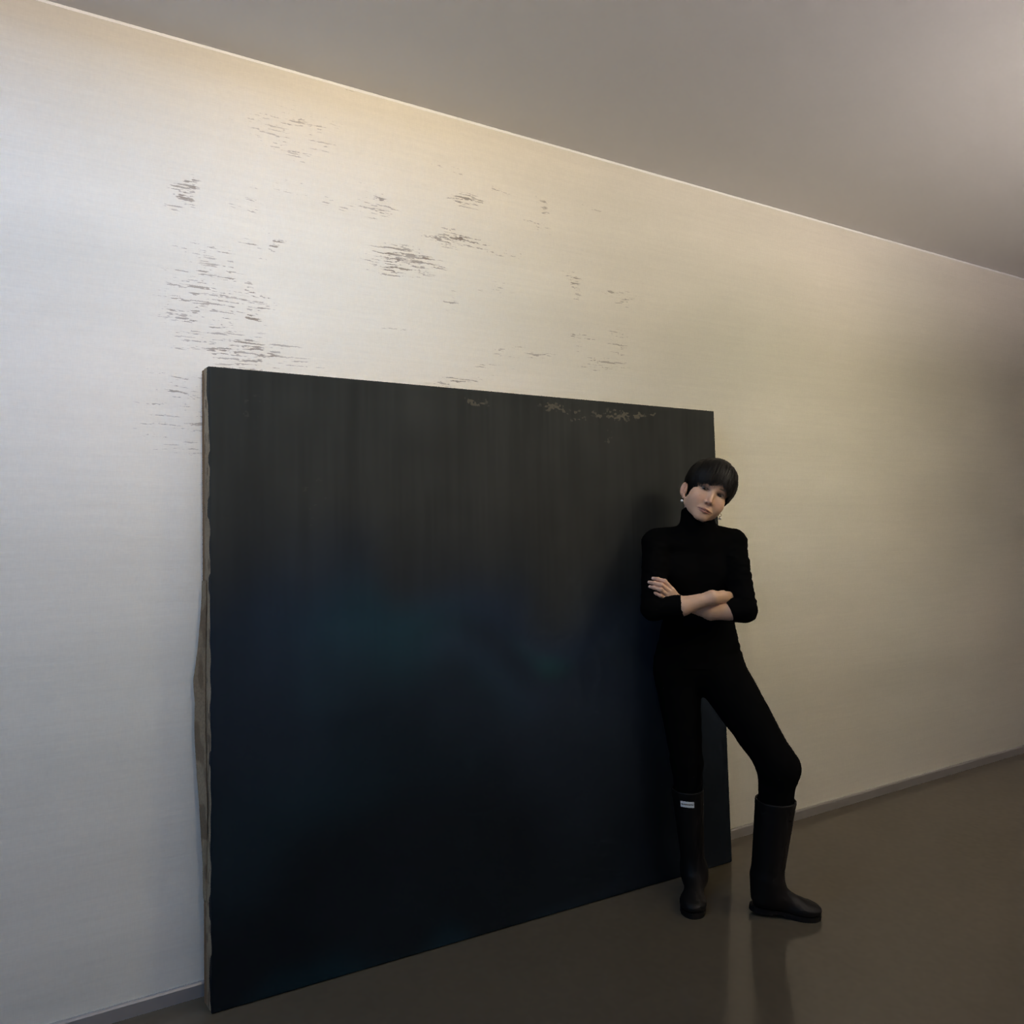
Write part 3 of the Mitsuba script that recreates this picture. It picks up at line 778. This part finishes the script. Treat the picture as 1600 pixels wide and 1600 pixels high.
# ---- trousers
def trousers_sdf(p):
    d = smin(trunk_parts(p, -.003), legs_parts(p, .004), .02)
    d = d + wr(p, 24, .004, 8, (1, 1, 1.3))
    top = (0.7049,2.83,0.9084)[2]
    d = np.maximum(d, p[:, 2] - F(top))
    return d
trousers = surface(trousers_sdf, *bounds([HIP_A, HIP_B, KNEE_A, KNEE_B, ANK_A, ANK_B], .15), .0055)
add('person__trousers', room(trousers), 'mat_knit', True, label='tight black trousers tucked into the boots')

# ---- rubber boots
scene['mat_rubber'] = {'type': 'principled', 'base_color': col(.0035, .0034, .0034), 'roughness': .48, 'specular': .12}
scene['mat_sole'] = {'type': 'principled', 'base_color': col(.0035, .0034, .0034), 'roughness': .6, 'specular': .12}
scene['mat_label'] = {'type': 'diffuse', 'reflectance': col(.72, .70, .66)}
scene['mat_label_print'] = {'type': 'diffuse', 'reflectance': col(.22, .20, .18)}
def boot(heel, toe, ankle, top, lift, top_r, ank_r):
    """heel and toe on the floor; ankle and top are the middle of the shaft"""
    heel, toe, ankle, top = map(np.asarray, (heel, toe, ankle, top))
    fwd = toe - heel
    Lg = np.linalg.norm(fwd[:2])
    fx = np.array([fwd[0], fwd[1], 0]) / Lg
    sy = np.cross([0, 0, 1], fx)
    A = np.eye(4); A[:3, 0], A[:3, 1], A[:3, 2] = fx, sy, [0, 0, 1]
    A[:3, 3] = [heel[0], heel[1], 0]
    pitch = math.atan2(lift, Lg * .7)
    c, s = math.cos(pitch), math.sin(pitch)
    B = np.array([[c, 0, s, 0], [0, 1, 0, 0], [-s, 0, c, 0], [0, 0, 0, 1]])
    ball = np.eye(4); ball[0, 3] = Lg * .72
    back = np.eye(4); back[0, 3] = -Lg * .72
    M = A @ ball @ B @ back
    inv = np.linalg.inv(M)
    la = (inv @ np.append(ankle, 1))[:3]; lt = (inv @ np.append(top, 1))[:3]
    def upper(p):
        d = cone(p, la, lt, ank_r, top_r)
        up_ = (lt - la) / np.linalg.norm(lt - la)
        rimn = B[:3, :3].T @ np.array([0, 0, 1.0])
        d = smax(d, ((p - lt) @ rimn).astype(F), .003)
        d = smax(d, -smax(cone(p, la, lt + up_ * .05, ank_r - .004, top_r - .0035), -((p - lt + up_ * .06) @ rimn).astype(F), .002), .002)
        rim = np.abs((p - lt) @ rimn + .012)
        d = d - (.0008 * (rim < .010)).astype(F)
        f = cone(p, (.040, 0, .050), (.075, 0, .070), .037, .042)
        f = smin(f, cone(p, (.050, 0, .090), tuple(la), .044, ank_r), .03)
        f = smin(f, cone(p, (.085, 0, .058), (Lg - .085, .0, .038), .041, .029), .03)
        f = smin(f, ell(p, (Lg - .064, 0, .032), (.064, .047, .026)), .02)
        d = smin(d, f, .022)
        # flat underside on the sole and a welt line around the foot
        d = smax(d, F(.012) - p[:, 2], .004)
        q = p[:, 2]
        return d - (.0014 * np.exp(-((q - .022) / .005) ** 2) * (q < .05)).astype(F)
    up_mesh = surface(upper, (-.06, -.10, 0), (Lg + .03, .10, lt[2] + .03), .0040)
    # sole outline
    th = np.linspace(0, 1, 40)
    xs = np.concatenate([[.0], .004 + (Lg - .008) * (.5 - .5 * np.cos(th * np.pi)), [Lg]])
    def half(x):
        return np.interp(x / Lg, [0, .02, .08, .2, .38, .52, .68, .80, .90, .96, .99, 1], [.0, .015, .028, .032, .028, .031, .042, .044, .038, .026, .012, 0])
    outline = Polygon(list(zip(xs, half(xs))) + [(x, -half(x)) for x in xs[::-1][1:-1]]).buffer(.0004)
    thick = trimesh.creation.extrude_polygon(outline, .012, engine='earcut'); thick.apply_translation([0, 0, .006])
    fore = trimesh.creation.extrude_polygon(outline.intersection(Polygon([(Lg * .47, -.1), (Lg + .05, -.1), (Lg + .05, .1), (Lg * .47, .1)])), .008, engine='earcut')
    hl = trimesh.creation.extrude_polygon(outline.intersection(Polygon([(-.05, -.1), (Lg * .32, -.1), (Lg * .32, .1), (-.05, .1)])), .008, engine='earcut')
    def put(m):
        m = m.copy(); m.apply_transform(M); return m
    k = add('person__boot', room(put(up_mesh)), 'mat_rubber', True, label='tall black rubber boot')
    add(k + '__sole', room(put(cat(thick, fore, hl))), 'mat_sole', 25)
    return k, M, la, lt

BOOT_A = dict(heel=(0.6947,2.862,-0.0052), toe=(0.6190, 2.604, 0), ankle=(0.6686,2.792,0.1005), top=(0.6451,2.775,0.3946), lift=0, top_r=.0585, ank_r=.041)
BOOT_B = dict(heel=(0.831,2.652,0.0023), toe=(1.070, 2.612, 0), ankle=(0.8929,2.645,0.1182), top=(0.9185,2.622,0.4106), lift=.013, top_r=.0685, ank_r=.054)
ka, MA, la, lt = boot(**BOOT_A)
kb, MB, _, _ = boot(**BOOT_B)
# white maker's label on the front of one shaft, following its curve
def patch(z0, z1, half, r, off, n=10):
    rows = []
    for z in (z0, z1):
        for a in np.linspace(-half, half, n):
            rows.append((z, a, r + off))
    v = []
    axis = (np.array(lt) - la); axis /= np.linalg.norm(axis)
    for z, a, rr in rows:
        c = np.array(lt) - axis * z
        v.append(c + np.array([rr * math.cos(a), rr * math.sin(a), 0]))
    v = np.array(v)
    f = []
    for i in range(n - 1):
        f += [[i, i + 1, n + i + 1], [i, n + i + 1, n + i]]
    m = trimesh.Trimesh(v, f, process=False)
    m2 = m.copy(); m2.vertices = m.vertices + axis * 0 + np.array([-.0012, 0, 0]); m2.invert()
    m = cat(m, m2)
    m.apply_transform(MA)
    return m
scene['mat_label'] = {'type': 'twosided', 'bsdf': scene['mat_label']}
scene['mat_label_print'] = {'type': 'twosided', 'bsdf': scene['mat_label_print']}
lk = add(ka + '__label', room(patch(.030, .0515, .40, .0600, .0020)), 'mat_label', False, label='small white label with a grey line of lettering')
add(lk + '__print', room(patch(.0380, .0430, .35, .0600, .0026)), 'mat_label_print', False)
labels['person'] = {'label': 'woman in black rollneck and rubber boots, arms crossed, standing before the painting', 'category': 'person'}
